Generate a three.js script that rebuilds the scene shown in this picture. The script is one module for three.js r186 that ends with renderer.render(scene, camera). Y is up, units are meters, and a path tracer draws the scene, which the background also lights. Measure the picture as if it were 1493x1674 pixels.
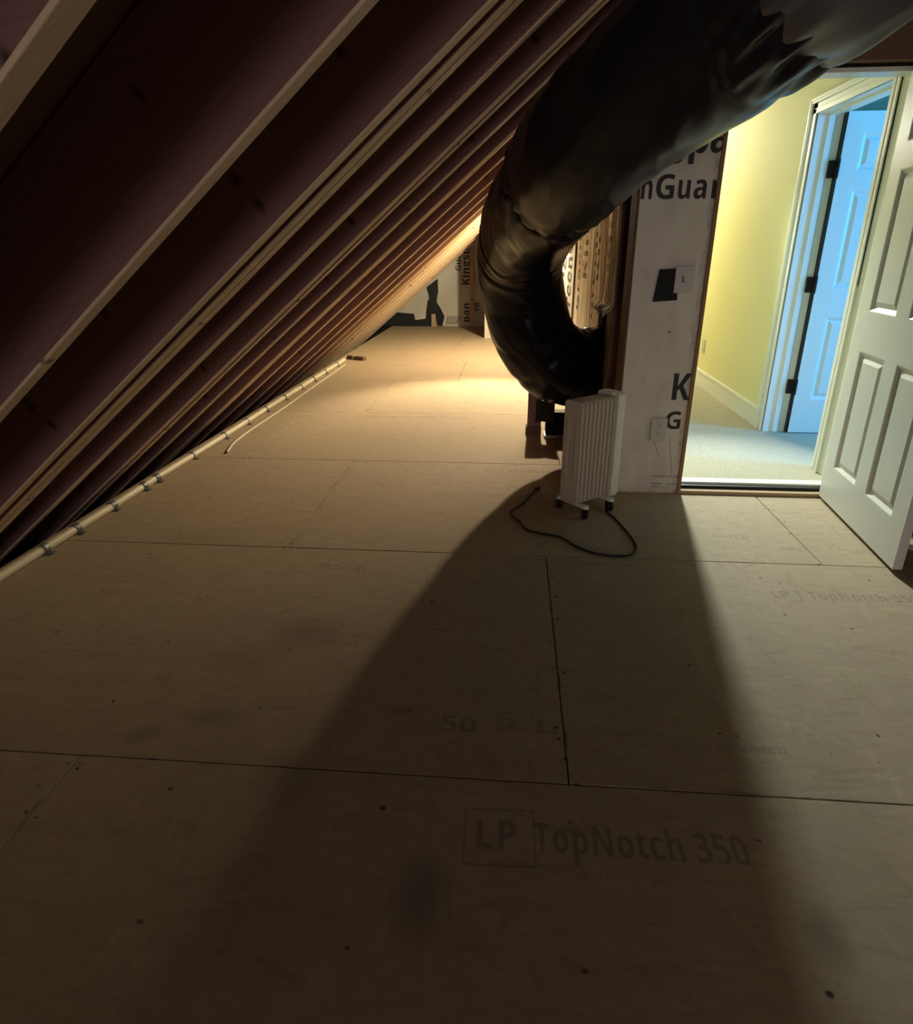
import * as THREE from 'three';
import { RoundedBoxGeometry } from 'three/addons/geometries/RoundedBoxGeometry.js';
import { mergeGeometries } from 'three/addons/utils/BufferGeometryUtils.js';
import { RectAreaLightUniformsLib } from 'three/addons/lights/RectAreaLightUniformsLib.js';
import { ImprovedNoise } from 'three/addons/math/ImprovedNoise.js';

// ───────────────────────── camera, lights, exposure ─────────────────────────
RectAreaLightUniformsLib.init();
const scene = new THREE.Scene();
scene.background = new THREE.Color(0x000000);
const D2R = Math.PI / 180;
const camera = new THREE.PerspectiveCamera(76.85, 1493 / 1674, 0.05, 60);
camera.position.set(0, 1.17, 0);
camera.rotation.set(-22.05 * D2R, 4.87 * D2R, -0.2176 * D2R, 'YXZ');
const renderer = new THREE.WebGLRenderer({ antialias: true });
renderer.toneMapping = THREE.LinearToneMapping;
renderer.toneMappingExposure = 1.0;
renderer.shadowMap.enabled = true;

const BULB = new THREE.Vector3(0.27, 1.86, -7.5);       // bare attic bulb behind the duct
const SPOT = new THREE.Vector3(1.196, 2.12, -5.6);      // added unseen hall spot, beamed through the doorway onto the attic floor
const HALL = new THREE.Vector3(1.0, 2.2, -7.4);       // flush hall lamp
function shadowed(l, size) { l.castShadow = true; l.shadow.radius = size; l.shadow.mapSize.set(1024, 1024); l.shadow.bias = -0.0005; scene.add(l); return l; }
const bulbLight = new THREE.PointLight(new THREE.Color().setRGB(1, 0.86, 0.57), 23, 0, 2);
bulbLight.position.copy(BULB); bulbLight.name = 'bulb_light'; shadowed(bulbLight, 1.8);
const floodLight = new THREE.SpotLight(new THREE.Color().setRGB(1, 0.8, 0.52), 64, 0, 26.3 * D2R, 0.58, 2);   // added unseen clamp lamp, brightens the floor toward the camera
floodLight.position.copy(BULB).add(new THREE.Vector3(-0.02, -0.06, 0.14)); floodLight.target.position.set(-0.4, 0, -5.1); scene.add(floodLight.target);
floodLight.name = 'added_clamp_light'; shadowed(floodLight, 2);
const spotLight = new THREE.SpotLight(new THREE.Color().setRGB(0.88, 1, 0.92), 50, 0, 24 * D2R, 0.95, 2);
spotLight.position.copy(SPOT); spotLight.target.position.set(1.16, 0, -2.8); scene.add(spotLight.target);
spotLight.name = 'added_spot_light'; shadowed(spotLight, 4);
const hallLight = new THREE.PointLight(new THREE.Color().setRGB(1, 0.97, 0.86), 7.6, 0, 2);
hallLight.position.copy(HALL); hallLight.name = 'hall_lamp_light'; shadowed(hallLight, 5);
const dayLight = new THREE.RectAreaLight(new THREE.Color().setRGB(0.05, 0.38, 1), 66, 1.0, 1.3);
dayLight.position.set(4.74, 1.45, -3.1); dayLight.lookAt(1.8, 0.9, -4.2); dayLight.name = 'window_light'; scene.add(dayLight);
const fillLight = new THREE.RectAreaLight(new THREE.Color().setRGB(1, 0.86, 0.84), 17, 1.2, 1.2);   // added unseen fill behind the camera, dressed as a gable window
fillLight.position.set(0.3, 1.3, 6.12); fillLight.lookAt(0.2, 1.2, -3); fillLight.name = 'added_fill_light'; scene.add(fillLight);

// ───────────────────────── helpers ─────────────────────────
function rng(seed) { let s = seed >>> 0; return () => { s = (s + 0x6D2B79F5) | 0; let t = Math.imul(s ^ (s >>> 15), 1 | s); t = (t + Math.imul(t ^ (t >>> 7), 61 | t)) ^ t; return ((t ^ (t >>> 14)) >>> 0) / 4294967296; }; }
const noise = new ImprovedNoise();
const fbm = (x, y, z) => noise.noise(x, y, z) + 0.5 * noise.noise(2.1 * x, 2.1 * y, 2.1 * z + 7) + 0.25 * noise.noise(4.3 * x, 4.3 * y, 4.3 * z + 13);
const used = {};
function numbered(n) { used[n] = (used[n] ?? -1) + 1; return used[n] ? n + '_' + String(used[n]).padStart(3, '0') : n; }
function shade(o) { o.castShadow = true; o.receiveShadow = true; return o; }
function thing(name, label, category, pos = [0, 0, 0], turn = 0, group) {
  const g = new THREE.Group(); g.name = numbered(name); g.position.set(...pos); g.rotation.y = turn;
  g.userData = { label, category }; if (group) g.userData.group = group; scene.add(g); return g;
}
function setting(name) { const g = new THREE.Group(); g.name = name; g.userData = { kind: 'structure' }; scene.add(g); return g; }
function part(parent, name, geo, mat, pos, label) {
  const m = shade(new THREE.Mesh(geo, mat)); m.name = numbered(name); if (pos) m.position.set(...pos);
  if (label) m.userData.label = label; parent.add(m); return m;
}
function uvBox(g, s = 1, along) {   // uv in metres by dominant normal; u runs along the longest side (or axis `along`)
  g = g.index ? g.toNonIndexed() : g; g.computeBoundingBox(); g.computeVertexNormals();
  const d = g.boundingBox.getSize(new THREE.Vector3()); const A = along ?? (d.x >= d.y && d.x >= d.z ? 0 : d.y >= d.z ? 1 : 2);
  const p = g.attributes.position, n = g.attributes.normal, uv = new Float32Array(p.count * 2);
  for (let i = 0; i < p.count; i++) {
    const q = [p.getX(i), p.getY(i), p.getZ(i)], a = [Math.abs(n.getX(i)), Math.abs(n.getY(i)), Math.abs(n.getZ(i))];
    const k = a[0] >= a[1] && a[0] >= a[2] ? 0 : a[1] >= a[2] ? 1 : 2;
    const rest = [0, 1, 2].filter((c) => c !== k); let [u, v] = rest; if (v === A) [u, v] = [v, u];
    uv[2 * i] = q[u] / s; uv[2 * i + 1] = q[v] / s;
  }
  g.setAttribute('uv', new THREE.BufferAttribute(uv, 2)); return g;
}
const box = (w, h, d, x = 0, y = 0, z = 0) => new THREE.BoxGeometry(w, h, d).translate(x, y, z);
const slab = (x0, x1, y0, y1, z0, z1) => box(x1 - x0, y1 - y0, z1 - z0, (x0 + x1) / 2, (y0 + y1) / 2, (z0 + z1) / 2);
const rbox = (w, h, d, r = 0.003, seg = 2) => new RoundedBoxGeometry(w, h, d, seg, r);
const rslab = (x0, x1, y0, y1, z0, z1, r = 0.003) => rbox(x1 - x0, y1 - y0, z1 - z0, r).translate((x0 + x1) / 2, (y0 + y1) / 2, (z0 + z1) / 2);
function shift(g, u, v) { const a = g.attributes.uv; for (let i = 0; i < a.count; i++) a.setXY(i, a.getX(i) + u, a.getY(i) + v); return g; }
function canvas(w, h, draw) { const c = document.createElement('canvas'); c.width = w; c.height = h; draw(c.getContext('2d'), w, h); return c; }
function tex(c, color = true, wrap = true) {
  const t = new THREE.CanvasTexture(c); if (color) t.colorSpace = THREE.SRGBColorSpace;
  t.wrapS = t.wrapT = wrap ? THREE.RepeatWrapping : THREE.ClampToEdgeWrapping; t.magFilter = THREE.LinearFilter; t.anisotropy = 8; return t;
}
function std(o) { return new THREE.MeshStandardMaterial({ roughness: 0.85, ...o }); }
const rgb = (r, g, b) => `rgb(${r | 0},${g | 0},${b | 0})`;

// ───────────────────────── materials ─────────────────────────
function woodCanvas(seed, base, dark, knots) {
  return canvas(1024, 512, (c, w, h) => {
    const R = rng(seed); c.fillStyle = rgb(...base); c.fillRect(0, 0, w, h);
    const ks = []; for (let i = 0; i < knots; i++) ks.push([R() * w, R() * h, 12 + R() * 16]);
    for (let j = 0; j < 150; j++) {
      const y0 = (j / 150) * h + R() * 3, a = 0.03 + 0.14 * R(), ph = R() * 9, sw = 0.5 + 2.2 * R();
      c.strokeStyle = `rgba(${dark[0]},${dark[1]},${dark[2]},${a})`; c.lineWidth = sw; c.beginPath();
      for (let x = 0; x <= w; x += 8) {
        let y = y0 + 9 * Math.sin((2 * Math.PI * x) / w + 0.02 * y0) + 3 * Math.sin((6 * Math.PI * x) / w + ph);
        for (const [kx, ky, kr] of ks) { const dx = x - kx, dy = y0 - ky; y += Math.sign(dy || 1) * kr * Math.exp(-(dx * dx) / (kr * kr * 9) - (dy * dy) / (kr * kr * 7)); }
        x ? c.lineTo(x, y) : c.moveTo(x, y);
      }
      c.stroke();
    }
    for (const [x, y, r] of ks) { const g = c.createRadialGradient(x, y, 1, x, y, r * 0.8); g.addColorStop(0, `rgba(${dark[0] * 0.5},${dark[1] * 0.5},${dark[2] * 0.5},.8)`); g.addColorStop(1, `rgba(${dark[0]},${dark[1]},${dark[2]},0)`); c.fillStyle = g; c.beginPath(); c.ellipse(x, y, r * 1.2, r * 0.8, 0, 0, 7); c.fill(); }
    for (let i = 0; i < 2600; i++) { c.fillStyle = `rgba(${R() < 0.5 ? '255,235,200' : '40,22,10'},${0.05 * R()})`; c.fillRect(R() * w, R() * h, 6 + 30 * R(), 1); }
  });
}
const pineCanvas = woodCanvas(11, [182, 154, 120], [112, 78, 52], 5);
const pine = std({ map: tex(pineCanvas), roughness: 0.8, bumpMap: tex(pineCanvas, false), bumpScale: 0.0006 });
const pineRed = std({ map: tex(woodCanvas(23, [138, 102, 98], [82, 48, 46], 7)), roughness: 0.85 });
const darkWood = std({ map: tex(woodCanvas(31, [112, 86, 68], [56, 34, 24], 4)), roughness: 0.85 });
const oldPine = std({ map: tex(woodCanvas(53, [150, 116, 80], [88, 52, 30], 4)), roughness: 0.8 });
const deckWood = std({ map: tex(woodCanvas(47, [142, 114, 104], [80, 52, 46], 9)), roughness: 0.9 });
const white = std({ color: new THREE.Color().setRGB(0.74, 0.75, 0.70), roughness: 0.38 });
const whiteTrim = std({ color: new THREE.Color().setRGB(0.80, 0.80, 0.74), roughness: 0.3 });
const yellowPaint = std({ roughness: 0.7, map: tex(canvas(512, 512, (c, w, h) => { const R = rng(3); c.fillStyle = rgb(230, 224, 172); c.fillRect(0, 0, w, h); for (let i = 0; i < 9000; i++) { c.fillStyle = `rgba(${R() < 0.5 ? '255,255,220' : '160,150,90'},${0.05 * R()})`; c.fillRect(R() * w, R() * h, 2, 2); } })) });
const plaster = std({ color: new THREE.Color().setRGB(0.72, 0.70, 0.6), roughness: 0.9 });
const blackMetal = std({ color: 0x0b0b0c, roughness: 0.45, metalness: 0.3 });
const blackTape = std({ color: 0x0a0b0e, roughness: 0.75 });
const blackRubber = std({ color: 0x0a0a0a, roughness: 0.6 });
const darkFelt = std({ color: 0x14110f, roughness: 0.95 });
const cream = std({ color: new THREE.Color().setRGB(0.72, 0.64, 0.45), roughness: 0.5 });
const greyMetal = std({ color: 0x6c7074, roughness: 0.5, metalness: 0.4 });
const plateWhite = std({ color: new THREE.Color().setRGB(0.56, 0.55, 0.5), roughness: 0.4 });
const carpet = (() => {
  const c = canvas(512, 512, (x, w, h) => { const R = rng(71); x.fillStyle = rgb(172, 165, 146); x.fillRect(0, 0, w, h); for (let i = 0; i < 26000; i++) { const k = R(); x.fillStyle = `rgba(${k < 0.5 ? '250,240,215' : '130,120,96'},${0.25 * R()})`; x.fillRect(R() * w, R() * h, 2, 3); } });
  const t = tex(c), b = tex(c, false); return std({ map: t, bumpMap: b, bumpScale: 0.006, roughness: 1 });
})();

// ───────────────────────── attic floor: strand board panels ─────────────────────────
// one print sheet for the near rows, one for the far rows, both laid out in floor metres
const SEAMS = [[0.045, -1.19, [-1.05, 1.34]], [-1.19, -2.425, [0.163]], [-2.425, -3.66, [-0.93, 1.262]], [-3.66, -4.9, [-1.6, 0.3]], [-4.9, -6.25, [-1.13]], [-6.25, -7.46, [-0.515]], [-7.46, -8.7, [-1.3]], [-8.7, -9.9, [-0.7]]];
const FX0 = -2.4, FW = 4.8;
function strandSheet(w, h, z0, depth, seed, prints) {
  const S = w / FW;
  return canvas(w, h, (c) => {
    const R = rng(seed), X = (x) => (x - FX0) * S, Z = (z) => (z0 - z) * S;   // canvas y grows away from the camera start line z0
    c.fillStyle = rgb(170, 151, 122); c.fillRect(0, 0, w, h);
    for (let i = 0; i < 900; i++) { const x = R() * w, y = R() * h, r = (0.05 + 0.35 * R() * R()) * S, a = 0.05 * R(); const g = c.createRadialGradient(x, y, 0, x, y, r); const q = R() < 0.5 ? '120,96,68' : '196,180,150'; g.addColorStop(0, `rgba(${q},${a})`); g.addColorStop(1, `rgba(${q},0)`); c.fillStyle = g; c.fillRect(x - r, y - r, 2 * r, 2 * r); }
    const n = w * h / 130;
    for (let i = 0; i < n; i++) {   // the pressed strands, mostly across the panel's long way
      const x = R() * w, y = R() * h, L = (0.02 + 0.10 * R()) * S, t = (0.003 + 0.014 * R()) * S, an = (R() < 0.75 ? 0 : Math.PI / 2) + (R() - 0.5) * 0.9;
      const k = R(); c.fillStyle = k < 0.34 ? `rgba(108,84,56,${0.11 * R()})` : k < 0.67 ? `rgba(205,188,156,${0.14 * R()})` : `rgba(150,122,84,${0.13 * R()})`;
      c.save(); c.translate(x, y); c.rotate(an); c.fillRect(-L / 2, -t / 2, L, t); c.restore();
    }
    for (let i = 0; i < n / 16; i++) { c.fillStyle = `rgba(58,40,26,${0.15 + 0.4 * R() * R()})`; const x = R() * w, y = R() * h; c.save(); c.translate(x, y); c.rotate((R() - 0.5) * 1.2); c.fillRect(0, 0, (0.004 + 0.014 * R() * R()) * S, 0.0022 * S); c.restore(); }
    for (let i = 0; i < n / 500; i++) { c.fillStyle = `rgba(40,28,20,${0.4 + 0.4 * R()})`; c.beginPath(); c.ellipse(R() * w, R() * h, (0.003 + 0.004 * R()) * S, (0.003 + 0.003 * R()) * S, 0, 0, 7); c.fill(); }
    // dirt: scuffs and damp patches with a shape of their own
    for (const [x, z, rx, rz, a, k] of [[-0.66, -1.78, 0.16, 0.13, 0.34, 1], [-0.8, -1.62, 0.16, 0.1, 0.2, 1], [-0.78, -1.35, 0.09, 0.05, 0.3, 1], [-0.93, -1.28, 0.06, 0.05, 0.3, 1], [-0.52, -1.16, 0.09, 0.12, 0.3, 1], [-0.15, -0.88, 0.07, 0.12, 0.45, 1], [0.61, -0.86, 0.05, 0.08, 0.4, 1], [-0.28, -1.42, 0.06, 0.04, 0.25, 1], [0.16, -1.06, 0.03, 0.02, 0.4, 1], [-1.35, -2.5, 0.3, 0.12, 0.12, 1], [0.2, -2.75, 0.3, 0.15, 0.12, 1]]) {
      if (z > z0 || z < z0 - depth) continue; c.save(); c.translate(X(x), Z(z)); c.scale(rx * S, rz * S); const g = c.createRadialGradient(0, 0, 0, 0, 0, 1); g.addColorStop(0, `rgba(58,50,46,${a * 0.75})`); g.addColorStop(0.5, `rgba(58,50,46,${a * 0.4})`); g.addColorStop(1, 'rgba(52,46,44,0)'); c.fillStyle = g; c.fillRect(-1, -1, 2, 2); c.restore();
    }
    for (const [za, zb, cuts] of SEAMS) {   // worn edges and fixings along the joints
      const smear = (x, z, along) => { if (z > z0 || z < z0 - depth) return; c.fillStyle = `rgba(52,36,24,${0.1 + 0.4 * R() * R()})`; const L = (0.01 + 0.07 * R()) * S, t = (0.002 + 0.005 * R() * R()) * S; c.save(); c.translate(X(x), Z(z)); c.rotate((along ? 0 : Math.PI / 2) + (R() - 0.5) * 0.12); c.fillRect(-L / 2, -t / 2, L, t); c.restore(); };
      const dot = (x, z) => { if (z > z0 || z < z0 - depth || R() < 0.35) return; c.fillStyle = `rgba(36,26,20,${0.35 + 0.5 * R()})`; c.beginPath(); c.ellipse(X(x), Z(z), (0.003 + 0.004 * R()) * S, (0.003 + 0.003 * R()) * S, 0, 0, 7); c.fill(); };
      for (let i = 0; i < 90; i++) smear(-2 + 4.3 * R(), za + (R() - 0.5) * 0.012, true);
      for (const x of cuts) { for (let i = 0; i < 34; i++) smear(x + (R() - 0.5) * 0.012, zb + (za - zb) * R(), false); for (let z = zb + 0.03; z < za; z += 0.15) { dot(x - 0.016 + 0.006 * R(), z); dot(x + 0.016 + 0.006 * R(), z + 0.02 * R()); } }
      for (let x = -1.9; x < 2.2; x += 0.41) for (let z = zb + 0.12; z < za; z += 0.3) dot(x + 0.02 * (R() - 0.5), z + 0.04 * (R() - 0.5));
    }
    // mill print, worn
    for (const [txt, x, z, cap, wide, a, rot, frame] of prints) {
      if (z > z0 || z < z0 - depth) continue;
      c.save(); c.translate(X(x), Z(z)); c.scale(1, -1); c.rotate(rot); c.font = `bold ${cap * S * 1.37}px sans-serif`; c.fillStyle = `rgba(58,54,50,${a * 0.5})`; c.textBaseline = 'alphabetic';
      const m = c.measureText(txt).width; c.scale((wide * S) / m, 1); c.fillText(txt, 0, 0);
      if (frame) { c.strokeStyle = c.fillStyle; c.lineWidth = 0.004 * S; c.strokeRect(-0.02 * S, -cap * S * 1.35, m * frame, cap * S * 1.9); }
      c.restore();
    }
    // wear through the print and light specks
    for (let i = 0; i < n / 7; i++) { c.fillStyle = `rgba(174,155,126,${0.34 * R()})`; c.fillRect(R() * w, R() * h, (0.004 + 0.03 * R()) * S, (0.002 + 0.006 * R()) * S); }
  });
}
const PRINTS = [
  ['LP', -0.055, -1.0, 0.075, 0.1, 0.6, -0.02, 1.5], ['TopNotch 350', 0.075, -1.0, 0.075, 0.45, 0.62, 0.0, 0], ['SPAN RATING 48/24   EXPOSURE 1', 0.1, -0.945, 0.016, 0.4, 0.3, 0, 0],
  ['LP | TopNotch 350', 0.97, -2.14, 0.055, 0.52, 0.42, 0, 0], ['350', -0.76, -2.24, 0.05, 0.19, 0.42, 0, 0], ['50', -0.165, -1.35, 0.06, 0.1, 0.5, 0, 0], ['2 L', -0.02, -1.36, 0.055, 0.17, 0.35, 0, 0],
  ['LP | TopNotch', 0.42, -1.33, 0.03, 0.3, 0.36, 0, 0], ['LP TopNotch 350 STURD-I-FLOOR', 0.22, -1.37, 0.014, 0.4, 0.35, 0, 0], ['RATED', 0.9, -2.66, 0.04, 0.16, 0.3, 0, 0], ['LP TopNotch 350', 0.2, -2.35, 0.03, 0.3, 0.3, 0, 0],
  ['TONGUE AND GROOVE EDGE', -0.5, -2.52, 0.02, 0.5, 0.3, 0, 0], ['LP | TopNotch', -0.14, -3.5, 0.06, 0.42, 0.4, 0, 0], ['RATED SHEATHING', -0.4, -3.1, 0.03, 0.4, 0.24, 0, 0], ['FASTEN THIS SIDE DOWN TO JOIST', -1.17, -4.73, 0.06, 0.85, 0.4, 0, 0], ['TopNotch', 0.05, -3.95, 0.06, 0.3, 0.34, 0, 0], ['SPAN RATING', -0.2, -3.97, 0.03, 0.2, 0.3, 0, 0], ['TOP EDGE', -0.9, -7.2, 0.07, 0.6, 0.3, 0, 0]];
const nearSheet = strandSheet(2048, 2048, 0.9, 4.8, 5, PRINTS), farSheet = strandSheet(1200, 1950, -3.5, 7.8, 9, PRINTS);
const osbNear = std({ map: tex(nearSheet, true, false), bumpMap: tex(nearSheet, false, false), bumpScale: 0.0015, roughness: 0.82 });
const osbFar = std({ map: tex(farSheet, true, false), bumpMap: tex(farSheet, false, false), bumpScale: 0.0015, roughness: 0.82 });
const floorS = setting('floor');
{
  const R = rng(17), g = 0.0013;
  const rows = [[6.2, 3.75, [-0.4]], [3.75, 1.5, [0.6]], [1.5, 0.045, [-0.9, 1.45]], [0.045, -1.19, [-1.05, 1.34]], [-1.19, -2.425, [-2.27, 0.163]], [-2.425, -3.66, [-0.93, 1.262]], [-3.66, -4.9, [-1.6, 0.3]], [-4.9, -6.25, [-1.13]], [-6.25, -7.46, [-0.515]], [-7.46, -8.7, [-1.3]], [-8.7, -9.9, [-0.7]], [-9.9, -11.1, [-1.5]]];
  for (const [za, zb, cuts] of rows) {
    const right = za > -2.43 ? 2.3 : zb > -3.7 ? 2.3 : 0.6;
    const xs = [-2.02, ...cuts.filter((v) => v > -2 && v < right - 0.05), right];
    for (let i = 0; i + 1 < xs.length; i++) {
      let zEnd = zb; const geo0 = rslab(xs[i] + g, xs[i + 1] - g, -0.02, 0 - R() * 0.0012, zEnd + g, za - g, 0.0025);
      const geo = geo0.toNonIndexed(); const near = za > -3.6, z0 = near ? 0.9 : -3.5, dep = near ? 4.8 : 7.8; const p = geo.attributes.position, u = new Float32Array(p.count * 2);
      for (let k = 0; k < p.count; k++) { u[2 * k] = (p.getX(k) - FX0) / FW; u[2 * k + 1] = 1 - (z0 - p.getZ(k)) / dep; }
      geo.setAttribute('uv', new THREE.BufferAttribute(u, 2)); part(floorS, 'floor_panel', geo, near ? osbNear : osbFar);
    }
  }
  part(floorS, 'joist_deck', slab(-2.02, 2.3, -0.06, -0.0215, -11.1, 6.2), darkFelt);
}

// ───────────────────────── sloped roof on the left ─────────────────────────
const SL = 10 / 12, AN = Math.atan(SL), XE = -2.16;   // underside of the rafters: y = (x - XE) * SL
const roofS = setting('ceiling');
{
  const R = rng(29), L = 5.3, DP = 0.27;
  const litEdgeWood = std({ map: tex(woodCanvas(59, [226, 200, 164], [150, 112, 76], 3)), roughness: 0.75 });  // paler wood for the undersides, stands in for light falling on them
  const litEdge = [0, 1, 2].map((k) => shift(uvBox(new RoundedBoxGeometry(L, 0.009, 0.046, 2, 0.003)), k * 0.43, k * 0.19));
  const zs = [5.2, 4.6, 4.0, 3.4, 2.8, 2.2, 1.6, 1.0, 0.4, -0.2, -0.79, -1.375, -1.953, -2.08, -2.14, -2.535, -3.05, -3.17, -3.6, -4.15, -4.21, -4.76, -5.36, -5.96, -6.55, -7.14, -7.73, -8.32, -8.9, -9.5, -10.1, -10.7];
  const variants = [0, 1, 2, 3].map((k) => shift(uvBox(new RoundedBoxGeometry(L, DP, 0.045, 2, 0.003)), k * 0.37 + 0.1, k * 0.21));
  zs.forEach((z, i) => {
    const cx = -2.7 + (L / 2) * Math.cos(AN), m = part(roofS, 'rafter', variants[i % 4], z < -6.8 ? pine : pineRed);  // near rafters redder, far ones paler: shade and lamplight put into the colour
    part(m, 'lit_edge_strip', litEdge[i % 3], litEdgeWood, [0, -DP / 2 + 0.0035, 0]);
    m.rotation.z = AN + (R() - 0.5) * 0.003; m.position.set(cx - Math.sin(AN) * DP / 2, (cx - XE) * SL + Math.cos(AN) * DP / 2 + (R() - 0.5) * 0.006, z);
  });
  const step = 1.22; let col = 0;
  const sheets = [0, 1, 2].map((k) => shift(uvBox(rbox(2.43, 0.014, step - 0.004, 0.002), 1, 0), k * 0.31, k * 0.17));
  for (let r = -4; r < 11; r++) for (let c = -1; c < 3; c++) {   // plywood laid up the slope, joints staggered
    const m = part(roofS, 'sheathing_panel', sheets[(r + c + 9) % 3], deckWood), s = 1.2 + c * 2.435 + (r & 1 ? 0.6 : 0), z = 1.0 - r * step;
    const x = -2.75 + s * Math.cos(AN); m.rotation.z = AN; const off = DP + 0.012;
    m.position.set(x - Math.sin(AN) * off, (x - XE) * SL + Math.cos(AN) * off, z);
  }
  part(roofS, 'soffit_board', slab(-3.05, -2.0, -0.34, -0.31, -11.2, 6.27), darkFelt);
  part(roofS, 'eave_board', slab(-3.05, -3.02, -0.34, 0.2, -11.2, 6.27), darkFelt);
  part(roofS, 'collar_deck', uvBox(slab(0.5, 2.5, 2.78, 2.81, -11.2, 6.27), 1, 2), deckWood);
}

// ───────────────────────── walls ─────────────────────────
const WZ = -3.226;                                     // attic face of the wall with the doorway
const wrapNoise = (c, w, h, seed, base) => { const R = rng(seed); c.fillStyle = rgb(...base); c.fillRect(0, 0, w, h); for (let i = 0; i < 260; i++) { const x = R() * w, y = R() * h, r = 20 + 90 * R(); const g = c.createRadialGradient(x, y, 0, x, y, r); const q = R() < 0.5 ? '255,252,240' : '120,108,92'; g.addColorStop(0, `rgba(${q},.07)`); g.addColorStop(1, `rgba(${q},0)`); c.fillStyle = g; c.fillRect(x - r, y - r, 2 * r, 2 * r); } for (let i = 0; i < w * h / 500; i++) { c.fillStyle = `rgba(70,58,46,${0.09 * R()})`; c.fillRect(R() * w, R() * h, 1 + 2 * R(), 1 + 4 * R()); } };
const INK = 'rgba(22,24,26,.94)';
{
  const w = setting('wall_front');
  part(w, 'wall_core', slab(0.54, 0.866, -0.02, 2.8, WZ - 0.125, WZ - 0.006), darkWood);
  part(w, 'wall_core', slab(0.866, 1.668, 1.873, 2.8, WZ - 0.125, WZ - 0.02), darkWood);
  part(w, 'wall_core', slab(1.668, 2.45, -0.02, 2.8, WZ - 0.125, WZ - 0.006), darkWood);
  // printed sheet stapled over the left pier
  const X0 = 0.545, X1 = 0.872, Y1 = 2.3, W = 512, S = W / (X1 - X0), Hh = Math.round(2048);
  const ty = Hh / Y1;
  const sheet = canvas(W, Hh, (c, cw, ch) => {
    wrapNoise(c, cw, ch, 13, [222, 215, 202]);
    c.fillStyle = INK; const put = (t, x, y, cap, wide) => { c.save(); c.translate((x - X0) * S, ch - y * ty); c.font = 'bold 100px sans-serif'; const m = c.measureText(t).width; c.scale((wide * S) / m, (cap * ty) / 73); c.fillText(t, 0, 0); c.restore(); };
    put('p', 0.722, 1.556, 0.128, 0.098); put('a', 0.815, 1.556, 0.128, 0.088); put('s', 0.9, 1.556, 0.128, 0.09); put('g', 0.63, 1.556, 0.128, 0.09);
    put('n', 0.54, 1.378, 0.099, 0.063); put('G', 0.603, 1.378, 0.099, 0.097); put('u', 0.698, 1.378, 0.099, 0.069); put('a', 0.769, 1.378, 0.099, 0.067); put('r', 0.84, 1.378, 0.099, 0.055);
    put('K', 0.772, 0.486, 0.132, 0.1); put('G', 0.765, 0.34, 0.09, 0.09);
    c.fillStyle = 'rgba(30,28,26,.6)'; put('WEATHER RESISTIVE', 0.735, 0.085, 0.008, 0.135); put('BARRIER', 0.735, 0.045, 0.008, 0.06); put('UNDERLAY', 0.81, 0.045, 0.008, 0.06); put('FIXING GUIDE', 0.735, 0.03, 0.007, 0.1);
    // grime along the stud under the sheet and at the floor
    const R = rng(8); for (let i = 0; i < 500; i++) { c.fillStyle = `rgba(80,58,40,${0.12 * R()})`; const yy = R() * ch; c.fillRect(cw - 60 * R() * R(), yy, 6 + 20 * R(), 6 + 50 * R()); } for (let i = 0; i < 300; i++) { c.fillStyle = `rgba(80,62,46,${0.12 * R()})`; c.fillRect(R() * cw, ch - 40 * R() * R(), 10 + 30 * R(), 4); }
    c.strokeStyle = 'rgba(60,48,38,.5)'; c.lineWidth = 4; c.beginPath(); c.moveTo((0.725 - X0) * S, ch - 0.275 * ty); c.lineTo((0.76 - X0) * S, ch - 0.2 * ty); c.stroke(); c.beginPath(); c.moveTo((0.8 - X0) * S, ch - 0.3 * ty); c.lineTo((0.835 - X0) * S, ch - 0.1 * ty); c.stroke();
    c.fillStyle = 'rgba(40,34,30,.8)'; c.fillRect((0.735 - X0) * S, ch - 0.815 * ty, 14, 8);
  });
  const g = new THREE.PlaneGeometry(X1 - X0, Y1, 28, 120), p = g.attributes.position;
  for (let i = 0; i < p.count; i++) { const x = p.getX(i), y = p.getY(i); p.setZ(i, 0.0025 * fbm(x * 7, y * 4, 2) + 0.0016 * fbm(x * 25, y * 6, 5)); }
  g.computeVertexNormals(); g.translate((X0 + X1) / 2, Y1 / 2, WZ + 0.003);
  part(w, 'house_wrap', g, std({ map: tex(sheet, true, false), roughness: 0.6, side: THREE.DoubleSide }), null, 'grey white building wrap with large black print');
  part(w, 'header_board', shift(uvBox(rslab(0.53, 2.3, 1.872, 2.16, WZ - 0.02, WZ + 0.012, 0.004)), 0.2, 0.1), darkWood);
  part(w, 'header_board', shift(uvBox(rslab(0.868, 2.3, 2.165, 2.45, WZ - 0.02, WZ + 0.008, 0.004)), 0.5, 0.3), darkWood);
  part(w, 'patch_tape', (() => { const s = new THREE.Shape(); s.moveTo(0.645, 0.945); s.lineTo(0.757, 0.953); s.lineTo(0.753, 0.99); s.lineTo(0.745, 1.092); s.lineTo(0.662, 1.087); return new THREE.ExtrudeGeometry(s, { depth: 0.0015, bevelEnabled: false }).translate(0, 0, WZ + 0.0085); })(), blackTape, null, 'black square of tape');
  part(w, 'corner_stud', shift(uvBox(rslab(0.534, 0.575, -0.02, 2.4, WZ - 0.16, WZ + 0.001, 0.004)), 0.7, 0.2), darkWood);
}
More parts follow.
